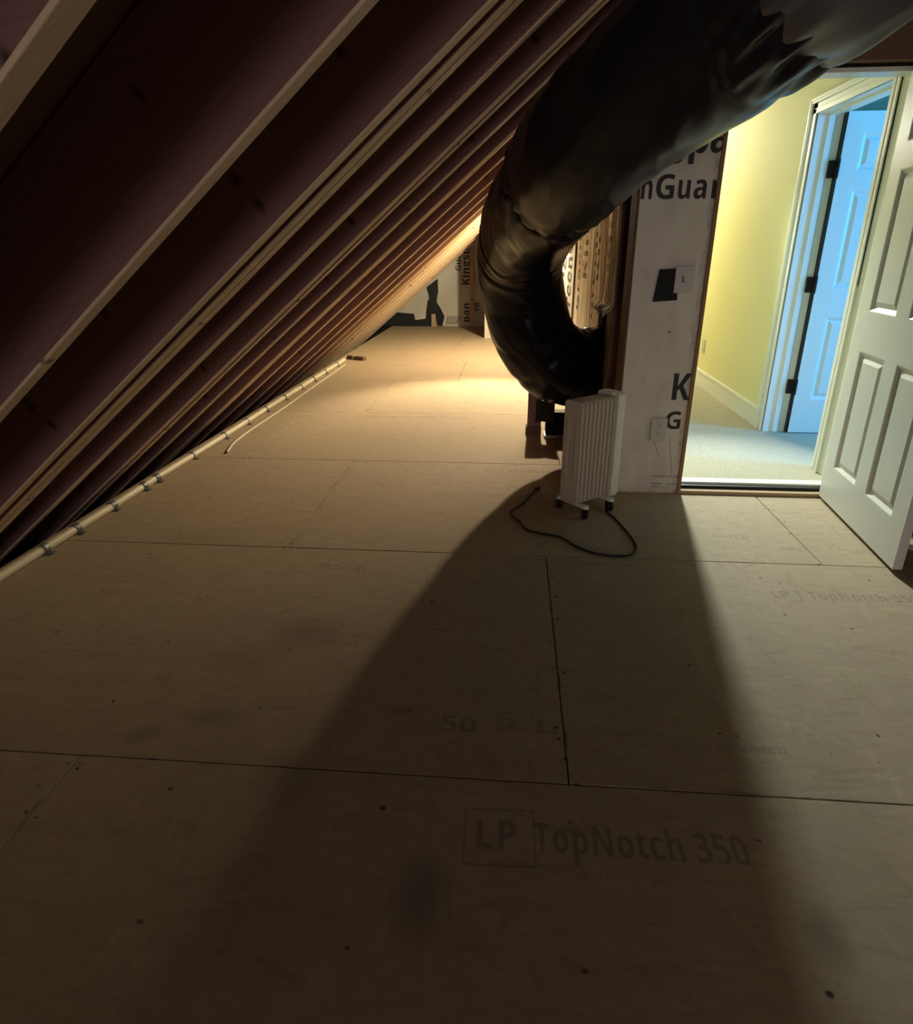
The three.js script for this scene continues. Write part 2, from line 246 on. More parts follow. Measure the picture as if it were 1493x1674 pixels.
{ // lining of the attic doorway
  const t = setting('trim_1');
  part(t, 'side_jamb', shift(uvBox(rslab(0.868, 0.887, 0.0, 1.865, WZ - 0.13, WZ + 0.012, 0.003)), 0.3, 0), oldPine);
  part(t, 'side_jamb', shift(uvBox(rslab(1.664, 1.683, 0.0, 1.865, WZ - 0.13, WZ + 0.004, 0.003)), 0.6, 0), whiteTrim);
  part(t, 'head_jamb', rslab(0.887, 1.664, 1.842, 1.86, WZ - 0.13, WZ - 0.03, 0.003), whiteTrim);
  part(t, 'door_stop', rslab(0.8875, 0.898, 0.0, 1.842, WZ - 0.1, WZ - 0.05, 0.003), whiteTrim);
  const s = setting('trim_2');
  part(s, 'sill_strip', uvBox(rslab(0.872, 1.668, 0.0, 0.018, WZ - 0.03, WZ + 0.014, 0.004)), pine);
  part(s, 'shadow_gap', slab(0.887, 1.66, 0.0, 0.033, WZ - 0.056, WZ - 0.031), blackRubber);
  part(s, 'threshold_edge', rslab(0.898, 1.66, 0.0, 0.044, WZ - 0.13, WZ - 0.057, 0.004), whiteTrim);
}
{ // long wall running back from the corner: studs, cavity and printed insulation sheets
  const w = setting('wall_side');
  part(w, 'cavity_back', slab(0.655, 0.665, -0.02, 2.8, -9.5, WZ - 0.12), std({ color: 0x8d857a, roughness: 0.9 }));
  for (const z of [-3.70, -4.32, -4.74, -5.35, -5.96, -6.57, -7.18, -7.79, -8.4, -9.0]) part(w, 'stud', shift(uvBox(rslab(0.535, 0.653, -0.02, 2.3, z - 0.02, z + 0.02, 0.003)), z, z * 0.3), z > -4.4 ? pineRed : pine);
  part(w, 'bottom_plate', uvBox(rslab(0.535, 0.653, 0.0, 0.04, -9.5, WZ - 0.1, 0.003)), pineRed);
  const pc = (seed, base, words) => canvas(512, 1024, (c, cw, ch) => {
    wrapNoise(c, cw, ch, seed, base); const R = rng(seed + 1);
    for (let i = 0; i < 30; i++) { c.strokeStyle = `rgba(90,70,44,${0.25 * R()})`; c.lineWidth = 2 + 6 * R(); const x = R() * cw; c.beginPath(); c.moveTo(x, 0); c.bezierCurveTo(x + 20 * (R() - 0.5), 300, x + 30 * (R() - 0.5), 700, x + 20 * (R() - 0.5), ch); c.stroke(); }
    c.fillStyle = INK; for (const [t, x, y, size] of words) { c.save(); c.translate(x * cw, y * ch); c.rotate(-Math.PI / 2); c.font = `bold ${size}px sans-serif`; c.fillText(t, 0, 0); c.restore(); }
  });
  const mk = (seed, base, words) => std({ map: tex(pc(seed, base, words), true, false), roughness: 0.55, side: THREE.DoubleSide });
  const far = mk(61, [244, 244, 236], [['Kingspan', 0.62, 0.97, 170], ['GreenGuard', 0.9, 0.97, 120]]);
  const mid = mk(67, [236, 230, 212], [['GreenGuard', 0.35, 0.9, 120], ['Kingspan', 0.7, 0.75, 150]]);
  const nearM = mk(73, [224, 206, 176], [['Kingspan', 0.62, 0.86, 180]]);
  const sheet = (z0, z1, y0, y1, lump, mat, seed, curl) => {
    const nx = 40, ny = 60, g = new THREE.PlaneGeometry(z1 - z0, y1 - y0, nx, ny), p = g.attributes.position, R = rng(seed); const offs = Array.from({ length: nx + 1 }, () => (R() - 0.5) * 0.03);
    for (let i = 0; i < p.count; i++) {
      const u = p.getX(i) / (z1 - z0) + 0.5, v = p.getY(i) / (y1 - y0) + 0.5; const low = Math.max(0, 1 - v * (y1 - y0) / 0.06);
      const fold = lump * (fbm(u * (z1 - z0) * 9, v * 1.3, seed) + 0.5 * Math.abs(fbm(u * (z1 - z0) * 22, v * 2, seed + 4)));
      p.setY(i, p.getY(i) + low * offs[Math.round(u * nx)] * 1.2); p.setZ(i, fold + curl * low * low);
    }
    g.computeVertexNormals(); g.rotateY(-Math.PI / 2).translate(0.528, (y0 + y1) / 2, (z0 + z1) / 2);
    // thickness: a second skin just behind
    return part(w, 'insulation_sheet', g, mat);
  };
  // seen from the attic (looking at +x): u grows with +z after the turn
  sheet(-9.45, -6.05, 0.45, 2.25, 0.004, far, 3, 0.02);
  sheet(-6.0, -4.72, 0.53, 2.22, 0.008, mid, 5, 0.025);
  sheet(-4.74, -4.22, 0.56, 2.2, 0.009, mid, 9, 0.02);
  sheet(-4.24, -3.62, 0.85, 2.2, 0.013, nearM, 7, 0.045);
  part(w, 'seam_strip', slab(0.516, 0.521, 0.56, 2.2, -6.06, -5.98), blackTape);
  part(w, 'grey_flap', (() => { const g = new THREE.PlaneGeometry(0.3, 0.85, 14, 24), p = g.attributes.position; for (let i = 0; i < p.count; i++) { const v = p.getY(i) / 0.85 + 0.5; p.setX(i, p.getX(i) * (0.35 + 0.65 * v) - 0.05 * (1 - v) * -1); p.setZ(i, 0.012 * fbm(p.getX(i) * 14, p.getY(i) * 3, 6)); } g.computeVertexNormals(); return g.rotateY(-Math.PI / 2).translate(0.55, 0.47, -3.88); })(), std({ color: 0x8a8478, roughness: 0.7, side: THREE.DoubleSide }));
}
{ // short return wall deep in the attic
  const w = setting('wall_alcove');
  const s = new THREE.Shape(); s.moveTo(-0.40, 0); s.lineTo(0.66, 0); s.lineTo(0.66, 2.6); s.lineTo(-0.40, 1.72);
  const c = canvas(256, 512, (x, cw, ch) => wrapNoise(x, cw, ch, 91, [222, 216, 196]));
  part(w, 'alcove_panel', uvBox(new THREE.ExtrudeGeometry(s, { depth: 0.03, bevelEnabled: false })).translate(0, 0, -9.57), std({ map: tex(c), roughness: 0.6 }));
  part(w, 'alcove_side', uvBox(slab(-0.37, -0.33, 0, 1.75, -11.1, -9.57)), pine);
}
{ // gable end
  const w = setting('wall_far'), Z = -11.1;
  const s = new THREE.Shape(); s.moveTo(-3.0, -0.35); s.lineTo(0.7, -0.35); s.lineTo(0.7, 2.7); s.lineTo(-3.0, -0.35);
  part(w, 'gable_core', new THREE.ExtrudeGeometry(s, { depth: 0.08, bevelEnabled: false }).translate(0, 0, Z - 0.09), darkFelt);
  const sc = canvas(512, 512, (c, cw, ch) => {
    wrapNoise(c, cw, ch, 83, [196, 192, 178]); const S = cw / 1.9, X = (x) => (x + 2.3) * S, Y = (y) => ch - y * S;
    c.fillStyle = INK; const put = (t, x, y, cap, len) => { c.save(); c.translate(X(x), Y(y)); c.rotate(-Math.PI / 2); c.font = 'bold 100px sans-serif'; const m = c.measureText(t).width; c.scale((len * S) / m, (cap * S) / 73); c.fillText(t, 0, 0); c.restore(); };
    put('Kingspan', -0.72, 0.64, 0.125, 0.8); put('pan', -0.72, 0.06, 0.11, 0.32); put('Guard', -0.86, 0.86, 0.09, 0.4); put('rd', -0.56, 0.24, 0.09, 0.14);
    c.strokeStyle = 'rgba(36,30,24,.85)'; c.lineWidth = 3.5; for (let i = 0; i < 6; i++) { c.beginPath(); c.moveTo(X(-1.1 + i * 0.035), Y(0.03)); c.lineTo(X(-1.07 + i * 0.04), Y(0.16)); c.stroke(); }
  });
  const g = new THREE.PlaneGeometry(1.9, 1.9, 30, 30), p = g.attributes.position;
  for (let i = 0; i < p.count; i++) p.setZ(i, 0.006 * fbm(p.getX(i) * 3, p.getY(i) * 3, 8));
  g.computeVertexNormals(); g.translate(-1.35, 0.95, Z + 0.004);
  part(w, 'gable_wrap', g, std({ map: tex(sc, true, false), roughness: 0.7, side: THREE.DoubleSide }));
  part(w, 'gable_stud', uvBox(rslab(-0.712, -0.645, 0, 1.6, Z + 0.012, Z + 0.05, 0.004)), pine);
  part(w, 'stub_stick', uvBox(rslab(-1.345, -1.275, 0, 0.2, Z + 0.04, Z + 0.08, 0.006)), pine);
  const strip = (pts, z, name) => { const q = new THREE.Shape(); pts.forEach(([x, y], i) => i ? q.lineTo(x, y) : q.moveTo(x, y)); part(w, name, new THREE.ExtrudeGeometry(q, { depth: 0.004, bevelEnabled: false }).translate(0, 0, Z + z), blackTape); };
  strip([[-1.36, 0.3], [-1.27, 0.3], [-1.245, 0.5], [-1.23, 0.52], [-1.235, 0.75], [-1.42, 0.62], [-1.385, 0.5]], 0.022, 'seam_tape');
  strip([[-1.45, 0.0], [-1.36, 0.0], [-1.335, 0.17], [-1.28, 0.2], [-1.25, 0.02], [-1.17, 0.0], [-1.13, 0.16], [-1.2, 0.3], [-1.27, 0.4], [-1.4, 0.42], [-1.43, 0.24]], 0.028, 'seam_tape');
  strip([[-2.4, 0.0], [-1.4, 0.0], [-1.4, 0.13], [-1.62, 0.1], [-1.64, 0.2], [-1.9, 0.22], [-2.3, 0.2]], 0.022, 'base_membrane');
}
{ // the parts of the attic shell behind and beside the camera
  part(setting('wall_back'), 'back_panel', slab(-3.05, 2.5, -0.34, 3.3, 6.17, 6.27), deckWood);
  const w2 = setting('added_window_2'); w2.position.set(0.3, 1.3, 6.17);  // added window, built only to carry the fill light
  part(w2, 'window_pane', slab(-0.6, 0.6, -0.6, 0.6, -0.012, 0), std({ color: 0x333a44, emissive: new THREE.Color().setRGB(0.5, 0.48, 0.6), emissiveIntensity: 0.5, roughness: 0.1 }));
  for (const [x0, x1, y0, y1] of [[-0.66, 0.66, 0.6, 0.66], [-0.66, 0.66, -0.66, -0.6], [-0.66, -0.6, -0.6, 0.6], [0.6, 0.66, -0.6, 0.6], [-0.02, 0.02, -0.6, 0.6]]) part(w2, 'window_frame', slab(x0, x1, y0, y1, -0.025, 0), pine);
  part(setting('wall_right'), 'right_panel', slab(2.3, 2.45, -0.06, 2.8, WZ, 6.27), darkWood);
}

// ───────────────────────── hall behind the doorway ─────────────────────────
const HF = 0.03, XR = 1.705, XJ = 1.851;
{
  const f = setting('floor_hall');
  part(f, 'hall_carpet', (() => uvBox(slab(0.66, 4.85, -0.03, HF, -9.3, WZ - 0.131), 1, 0))(), carpet);
  part(f, 'room_carpet', uvBox(slab(2.45, 4.85, -0.03, HF, WZ - 0.131, -1.1), 1, 0), carpet);
  const r = setting('wall_hall_right');
  part(r, 'wall_panel', uvBox(slab(XR, XJ - 0.02, HF, 2.36, -9.3, -4.43)), yellowPaint);
  part(r, 'wall_panel', uvBox(slab(XR, XJ - 0.02, 1.9, 2.36, -4.43, -3.6)), yellowPaint);
  part(r, 'wall_panel', uvBox(slab(XR, XJ - 0.02, HF, 2.36, -3.6, WZ - 0.131)), yellowPaint);
  part(setting('wall_hall_left'), 'wall_panel', uvBox(slab(0.668, 0.70, -0.03, 2.36, -9.3, WZ - 0.131)), yellowPaint);
  part(setting('wall_hall_far'), 'wall_panel', uvBox(slab(0.66, 4.9, -0.03, 2.4, -9.35, -9.3)), yellowPaint);
  part(setting('ceiling_hall'), 'ceiling_panel', slab(0.66, 4.9, 2.36, 2.4, -9.3, -1.05), plaster);
  const hw = setting('wall_hall_near'); part(hw, 'wall_panel', uvBox(slab(0.7, 0.886, HF, 2.36, WZ - 0.145, WZ - 0.131)), yellowPaint); part(hw, 'wall_panel', uvBox(slab(0.886, 1.668, 1.862, 2.36, WZ - 0.145, WZ - 0.131)), yellowPaint);
  part(hw, 'wall_panel', uvBox(slab(1.668, 2.45, HF, 2.36, WZ - 0.145, WZ - 0.131)), yellowPaint);
  const rm = setting('wall_room'); const wx = 4.8;
  part(rm, 'room_wall', slab(wx, wx + 0.1, -0.03, 2.36, -9.3, -1.1), plaster);
  part(rm, 'room_wall', slab(2.45, wx + 0.1, -0.03, 2.36, -1.15, -1.05), plaster);
  part(rm, 'room_wall', slab(2.452, 2.47, HF, 2.36, WZ - 0.14, -1.15), plaster);
  // baseboard: body and cap
  const b = setting('baseboard_right');
  part(b, 'base_body', slab(XR - 0.012, XR, HF, HF + 0.115, -9.3, -4.512), whiteTrim);
  part(b, 'base_cap', rslab(XR - 0.018, XR, HF + 0.113, HF + 0.138, -9.3, -4.512, 0.004), whiteTrim);
  // casing and jamb of the hall doorway
  const c = setting('trim_3');
  const prof = (w0, w1) => [[0, 0.085, 0.010], [0.0, 0.03, 0.014], [0.055, 0.085, 0.021], [0.068, 0.085, 0.024]].map(([a, q, t]) => [a, q, t]);
  for (const [a, q, t] of prof()) {
    part(c, 'casing_strip', rslab(XR - t, XR, HF, 1.885 + q, -4.422 - q, -4.422 - a, 0.003), whiteTrim);
    part(c, 'casing_strip', rslab(XR - t, XR, 1.887 + a, 1.887 + q, -4.422 - q, -3.525, 0.003), whiteTrim);
  }
  for (const [a, q, t] of prof()) part(c, 'casing_strip', rslab(XR - t, XR, HF, 1.885 + q, -3.608 + a, -3.608 + q, 0.003), whiteTrim);
  part(c, 'casing_board', slab(XR - 0.012, XR, HF, 2.1, -3.53, WZ - 0.145), whiteTrim);
  part(c, 'side_jamb', slab(XR - 0.002, XJ, HF, 1.9, -4.43, -4.412), whiteTrim);
  part(c, 'side_jamb', slab(XR - 0.002, XJ, HF, 1.9, -3.62, -3.6), whiteTrim);
  part(c, 'head_jamb', slab(XR - 0.002, XJ, 1.885, 1.903, -4.43, -3.6), whiteTrim);
  part(c, 'door_stop', rslab(XR + 0.055, XR + 0.09, HF, 1.886, -4.413, -4.400, 0.003), whiteTrim);
  part(c, 'door_stop', rslab(XR + 0.055, XR + 0.09, 1.873, 1.886, -4.41, -3.62, 0.003), whiteTrim);
  // daylight window of the side room
  const wn = setting('window_1'); wn.position.set(4.79, 1.45, -3.1);
  part(wn, 'window_pane', slab(-0.012, 0, -0.65, 0.65, -0.5, 0.5), std({ color: 0x223344, emissive: new THREE.Color().setRGB(0.35, 0.62, 1), emissiveIntensity: 1.2, roughness: 0.1 }));
  for (const [y0, y1, z0, z1] of [[-0.73, -0.65, -0.58, 0.58], [0.65, 0.73, -0.58, 0.58], [-0.65, 0.65, -0.58, -0.5], [-0.65, 0.65, 0.5, 0.58], [-0.02, 0.02, -0.5, 0.5]]) part(wn, 'window_frame', slab(-0.025, 0, y0, y1, z0, z1), whiteTrim);
}

// ───────────────────────── six panel doors ─────────────────────────
// local frame: hinge edge at x = 0, leaf along +x, thickness along z (faces at ±t/2)
function doorLeaf(name, w, h, t, cells, mat) {
  const d = setting(name);
  const s = new THREE.Shape(); s.moveTo(0, 0); s.lineTo(w, 0); s.lineTo(w, h); s.lineTo(0, h); s.lineTo(0, 0);
  for (const [x0, x1, y0, y1] of cells) { const q = new THREE.Path(); q.moveTo(x0, y0); q.lineTo(x0, y1); q.lineTo(x1, y1); q.lineTo(x1, y0); q.lineTo(x0, y0); s.holes.push(q); }
  part(d, 'door_slab', new THREE.ExtrudeGeometry(s, { depth: t, bevelEnabled: false }).translate(0, 0, -t / 2), mat);
  for (const [x0, x1, y0, y1] of cells) {
    const rings = [[0, t / 2], [0.004, t / 2 - 0.001], [0.020, t / 2 - 0.013], [0.024, t / 2 - 0.013], [0.044, t / 2 - 0.004], [0.048, t / 2 - 0.004]], P = [];
    const quad = (a, b, c, e) => P.push(...a, ...b, ...c, ...a, ...c, ...e);
    for (const sg of [1, -1]) {
      const R = rings.map(([i, z]) => [[x0 + i, y0 + i, sg * z], [x1 - i, y0 + i, sg * z], [x1 - i, y1 - i, sg * z], [x0 + i, y1 - i, sg * z]]);
      for (let k = 0; k + 1 < R.length; k++) for (let e = 0; e < 4; e++) { const n = (e + 1) % 4; sg > 0 ? quad(R[k][e], R[k][n], R[k + 1][n], R[k + 1][e]) : quad(R[k][n], R[k][e], R[k + 1][e], R[k + 1][n]); }
      const L = R[R.length - 1]; sg > 0 ? quad(L[0], L[1], L[2], L[3]) : quad(L[1], L[0], L[3], L[2]);
    }
    const g = new THREE.BufferGeometry(); g.setAttribute('position', new THREE.BufferAttribute(new Float32Array(P), 3)); g.setAttribute('uv', new THREE.BufferAttribute(new Float32Array(P.length / 3 * 2), 2)); g.computeVertexNormals();
    part(d, 'door_panel', g, mat);
  }
  return d;
}
const cellsFor = (w, xs, ys) => ys.flatMap(([y0, y1]) => xs.map(([x0, x1]) => [x0, x1, y0, y1]));
{
  // attic door: swung into the attic, hinged on the right jamb
  const t = 0.035, w = 0.838, h = 1.812, d = doorLeaf('door_1', w, h, t, cellsFor(w, [[0.105, 0.362], [0.474, 0.731]], [[0.175, 0.728], [0.898, 1.455], [1.553, 1.715]]), white);
  const dir = new THREE.Vector3(-0.0885, 0, 0.9961);            // hinge -> free edge
  const nrm = new THREE.Vector3(0, 1, 0).cross(dir).negate();   // local z = dir x up
  const m = new THREE.Matrix4().makeBasis(dir, new THREE.Vector3(0, 1, 0), new THREE.Vector3().crossVectors(dir, new THREE.Vector3(0, 1, 0)));
  d.setRotationFromMatrix(m); const zl = new THREE.Vector3().crossVectors(dir, new THREE.Vector3(0, 1, 0));
  const face = new THREE.Vector3(1.569, 0.017, -3.207);         // hall face at the hinge edge
  d.position.copy(face).addScaledVector(zl, zl.x < 0 ? -t / 2 : t / 2);
  // pull on the side away from the camera, hinges on the jamb side
  for (const y of [0.2, 0.9, 1.6]) part(d, 'hinge', rbox(0.012, 0.09, 0.02, 0.003), blackMetal, [-0.008, y, zl.x < 0 ? -t / 2 - 0.006 : t / 2 + 0.006]);
  const knob = part(d, 'door_knob', new THREE.LatheGeometry([[0, 0.05], [0.022, 0.046], [0.027, 0.034], [0.02, 0.018], [0.011, 0.01], [0.011, 0.004], [0.03, 0.002], [0.03, 0]].map(([a, b]) => new THREE.Vector2(a, b)), 24).rotateX(-Math.PI / 2 * Math.sign(-zl.x)), blackMetal, [w - 0.065, 0.88, 0]);
  knob.position.z = (zl.x < 0 ? -1 : 1) * t / 2; knob.rotation.x = 0;
}
{
  // side room door, swung open into the room; hinged on the far jamb
  const t = 0.035, w = 0.76, h = 1.852, d = doorLeaf('door_2', w, h, t, cellsFor(w, [[0.1, 0.335], [0.425, 0.66]], [[0.22, 0.74], [0.912, 1.455], [1.553, 1.748]]), white);
  d.position.set(1.853, HF + 0.006, -4.372 - t / 2);
  for (const y of [0.3, 0.93, 1.565]) { part(d, 'hinge', rslab(-0.048, -0.006, y - 0.046, y + 0.046, -0.022, -0.016 + 0.012, 0.004), blackMetal); part(d, 'hinge_pin', new THREE.CylinderGeometry(0.007, 0.007, 0.1, 12).translate(-0.004, y, t / 2 + 0.002), blackMetal); }
  part(d, 'dark_gap_strip', slab(-0.012, -0.001, 0, h, -t / 2, t / 2 - 0.004), blackRubber);  // black strip standing in for the shade in the hinge gap
}

// ───────────────────────── insulated flexible duct ─────────────────────────
{
  const duct = thing('flexible_duct', 'thick shiny black insulated flexible duct hanging from the roof and bending into the stud wall', 'duct');
  const V = (a) => a.map((q) => new THREE.Vector3(...q));
  const main = new THREE.CatmullRomCurve3(V([[0.555, 0.49, -4.2], [0.47, 0.487, -4.15], [0.316, 0.512, -4.07], [0.194, 0.604, -4.011], [0.107, 0.748, -3.974], [0.053, 0.937, -3.94], [0.029, 1.115, -3.83], [0.062, 1.278, -3.56], [0.149, 1.41, -3.14], [0.274, 1.551, -2.72], [0.408, 1.652, -2.49], [0.536, 1.729, -2.33], [0.649, 1.792, -2.2], [0.757, 1.869, -2.081], [0.95, 2.0, -1.99]]), false, 'centripetal');
  const vinyl = new THREE.MeshPhysicalMaterial({ color: new THREE.Color().setRGB(0.004, 0.004, 0.008), roughness: 0.28, ior: 1.5, specularIntensity: 0.55 }), litVinyl = new THREE.MeshPhysicalMaterial({ color: new THREE.Color().setRGB(0.11, 0.11, 0.115), roughness: 0.34, ior: 1.9 }), halfLitVinyl = new THREE.MeshPhysicalMaterial({ color: new THREE.Color().setRGB(0.014, 0.014, 0.018), roughness: 0.3, ior: 1.6, specularIntensity: 0.75 });  // same vinyl, greyed on the upper jackets to stand in for hall light
  function tube(curve, s0, s1, nl, na, radius) {
    const P = [], U = [], I = [], up = new THREE.Vector3(0, 1, 0); let ref = new THREE.Vector3(1, 0, 0.3);
    for (let i = 0; i <= nl; i++) {
      const s = s0 + (s1 - s0) * i / nl, c = curve.getPointAt(s), t = curve.getTangentAt(s); ref = ref.clone().addScaledVector(t, -ref.dot(t)).normalize(); const b = new THREE.Vector3().crossVectors(t, ref);
      for (let j = 0; j <= na; j++) { const a = (j / na) * Math.PI * 2, r = radius(s, a, c, ref.clone().multiplyScalar(Math.cos(a)).addScaledVector(b, Math.sin(a))); P.push(c.x + r * (ref.x * Math.cos(a) + b.x * Math.sin(a)), c.y + r * (ref.y * Math.cos(a) + b.y * Math.sin(a)), c.z + r * (ref.z * Math.cos(a) + b.z * Math.sin(a))); U.push(j / na, s * 6); }
    }
    for (let i = 0; i < nl; i++) for (let j = 0; j < na; j++) { const a = i * (na + 1) + j, e = a + na + 1; I.push(a, a + 1, e, e, a + 1, e + 1); }
    const g = new THREE.BufferGeometry(); g.setAttribute('position', new THREE.Float32BufferAttribute(P, 3)); g.setAttribute('uv', new THREE.Float32BufferAttribute(U, 2)); g.setIndex(I); g.computeVertexNormals(); return g;
  }
  const L = main.getLength();
  const ridge = (x) => 1 - Math.abs(x) * 2;
  const body = (s, a, c, n) => {   // slack jacket: sags, ring creases at the bends and puckers where it is gathered
    const l = s * L, ca = Math.cos(a), sa = Math.sin(a); let r = 0.236;
    r += 0.010 * noise.noise(ca * 1.1 + 3, sa * 1.1, l * 2.2) + 0.006 * noise.noise(ca * 2.6, sa * 2.6 + 5, l * 5.5) + 0.0035 * Math.max(0, ridge(noise.noise(ca * 2 + 9, sa * 2, l * 7.5 + 2 * ca))) ;
    for (const [l0, w, d, k] of creases) { const q = (l - l0 - 0.05 * noise.noise(ca * 1.5, sa * 1.5, l0 * 9)) / w; r -= d * Math.exp(-q * q) * (0.55 + 0.45 * noise.noise(ca * 2 + k, sa * 2, k * 3.3)) * 1.2; }
    for (const [l0, w, d, lobes] of gathers) { const q = Math.min(1, Math.abs(l - l0) / w), f = (1 - q) * (1 - q); r += d * f * (Math.sin(a * lobes + 2.5 * noise.noise(ca, sa, l * 4)) + 0.6 * Math.sin(a * lobes * 1.7 + l * 25) - 0.5); }
    return r;
  };
  const sAt = (p) => { let best = 0, bd = 1e9; for (let i = 0; i <= 400; i++) { const q = main.getPointAt(i / 400).distanceToSquared(p); if (q < bd) { bd = q; best = i / 400; } } return best; };
  const sB = sAt(new THREE.Vector3(0.7, 1.83, -2.14)), lEl = sAt(new THREE.Vector3(0.316, 0.512, -4.07)) * L, lBend = sAt(new THREE.Vector3(0.045, 1.2, -3.72)) * L, lMid = sAt(new THREE.Vector3(0.18, 1.45, -3.04)) * L;
  const creases = [[lBend - 0.05, 0.02, 0.012, 1], [lBend + 0.09, 0.018, 0.014, 2], [lBend + 0.02, 0.03, 0.008, 3], [lEl - 0.02, 0.02, 0.010, 4], [lEl + 0.16, 0.022, 0.013, 5], [lEl + 0.3, 0.018, 0.008, 6], [lEl - 0.12, 0.015, 0.012, 7], [lMid, 0.016, 0.014, 8], [lMid + 0.06, 0.03, 0.006, 9], [sB * L - 0.13, 0.02, 0.012, 10]];
  const gathers = [[sB * L, 0.22, 0.011, 17], [0, 0.2, 0.009, 13], [lMid, 0.1, 0.005, 15]];
  const sM = lMid / L;
  part(duct, 'lower_jacket', tube(main, 0, sM + 0.004, 190, 128, body), vinyl);
  part(duct, 'middle_jacket', tube(main, sM, Math.min(0.995, sB + 0.05), 150, 128, (s, a, c, n) => body(s, a, c, n) + 0.006 + 0.003 * Math.exp(-Math.pow(((s - sM) * L) / 0.03, 2))), halfLitVinyl);
  const puck = (s, a) => { const l = (s - sB) * L; const ca = Math.cos(a), sa = Math.sin(a); let r = 0.262 - 0.035 * Math.exp(-l / 0.035) + 0.008 * noise.noise(ca * 1.5, sa * 1.5 + 2, l * 4); const f = Math.exp(-l / 0.09); r += 0.0065 * f * (Math.sin(a * 15 + 3 * noise.noise(ca, sa, 3)) + 0.5 * Math.sin(a * 23 + 1)); r += 0.005 * ridge(noise.noise(ca * 2, sa * 2, l * 6 + 11)); return r; };
  part(duct, 'upper_jacket', tube(main, sB, 1, 110, 128, puck), litVinyl, null, 'black gathered sleeve coloured grey as if lit from the hall');
}

// ───────────────────────── clutter under the duct ─────────────────────────
{
  const a = thing('wood_block', 'short reddish brown wooden block standing under the black duct elbow', 'wood block', [0.166, 0, -4.4]);
  part(a, 'block_body', uvBox(rbox(0.092, 0.30, 0.07, 0.004).translate(0, 0.15, 0)), pineRed);
  part(a, 'foot_piece', uvBox(rbox(0.105, 0.045, 0.085, 0.004).translate(-0.004, 0.0225, 0.004)), darkWood);
  const f = thing('tape_flap', 'loose dark flap of tape hanging below the duct elbow beside the wooden block', 'tape', [0.232, 0.175, -4.27]);
  const g = new THREE.BoxGeometry(0.12, 0.14, 0.004, 10, 10, 1), p = g.attributes.position; for (let i = 0; i < p.count; i++) p.setZ(i, p.getZ(i) + 0.02 * Math.sin(p.getX(i) * 22) + 0.2 * (p.getY(i) + 0.08) * p.getX(i)); g.computeVertexNormals();
  part(f, 'flap', g, blackTape);
  const b = thing('white_board', 'flat white board on the floor under the dark box beside the heater', 'board', [0.36, 0, -4.3]);
  part(b, 'board_body', rbox(0.26, 0.018, 0.13, 0.003).translate(0, 0.009, 0), plateWhite);
  const c = thing('dark_box', 'dark box on the white board under the duct behind the heater', 'box', [0.365, 0.018, -4.315]);
  part(c, 'box_body', rbox(0.25, 0.14, 0.09, 0.004).translate(0, 0.07, 0), darkFelt);
  part(c, 'box_lid', rbox(0.258, 0.012, 0.098, 0.003).translate(0, 0.146, 0), blackTape);
}

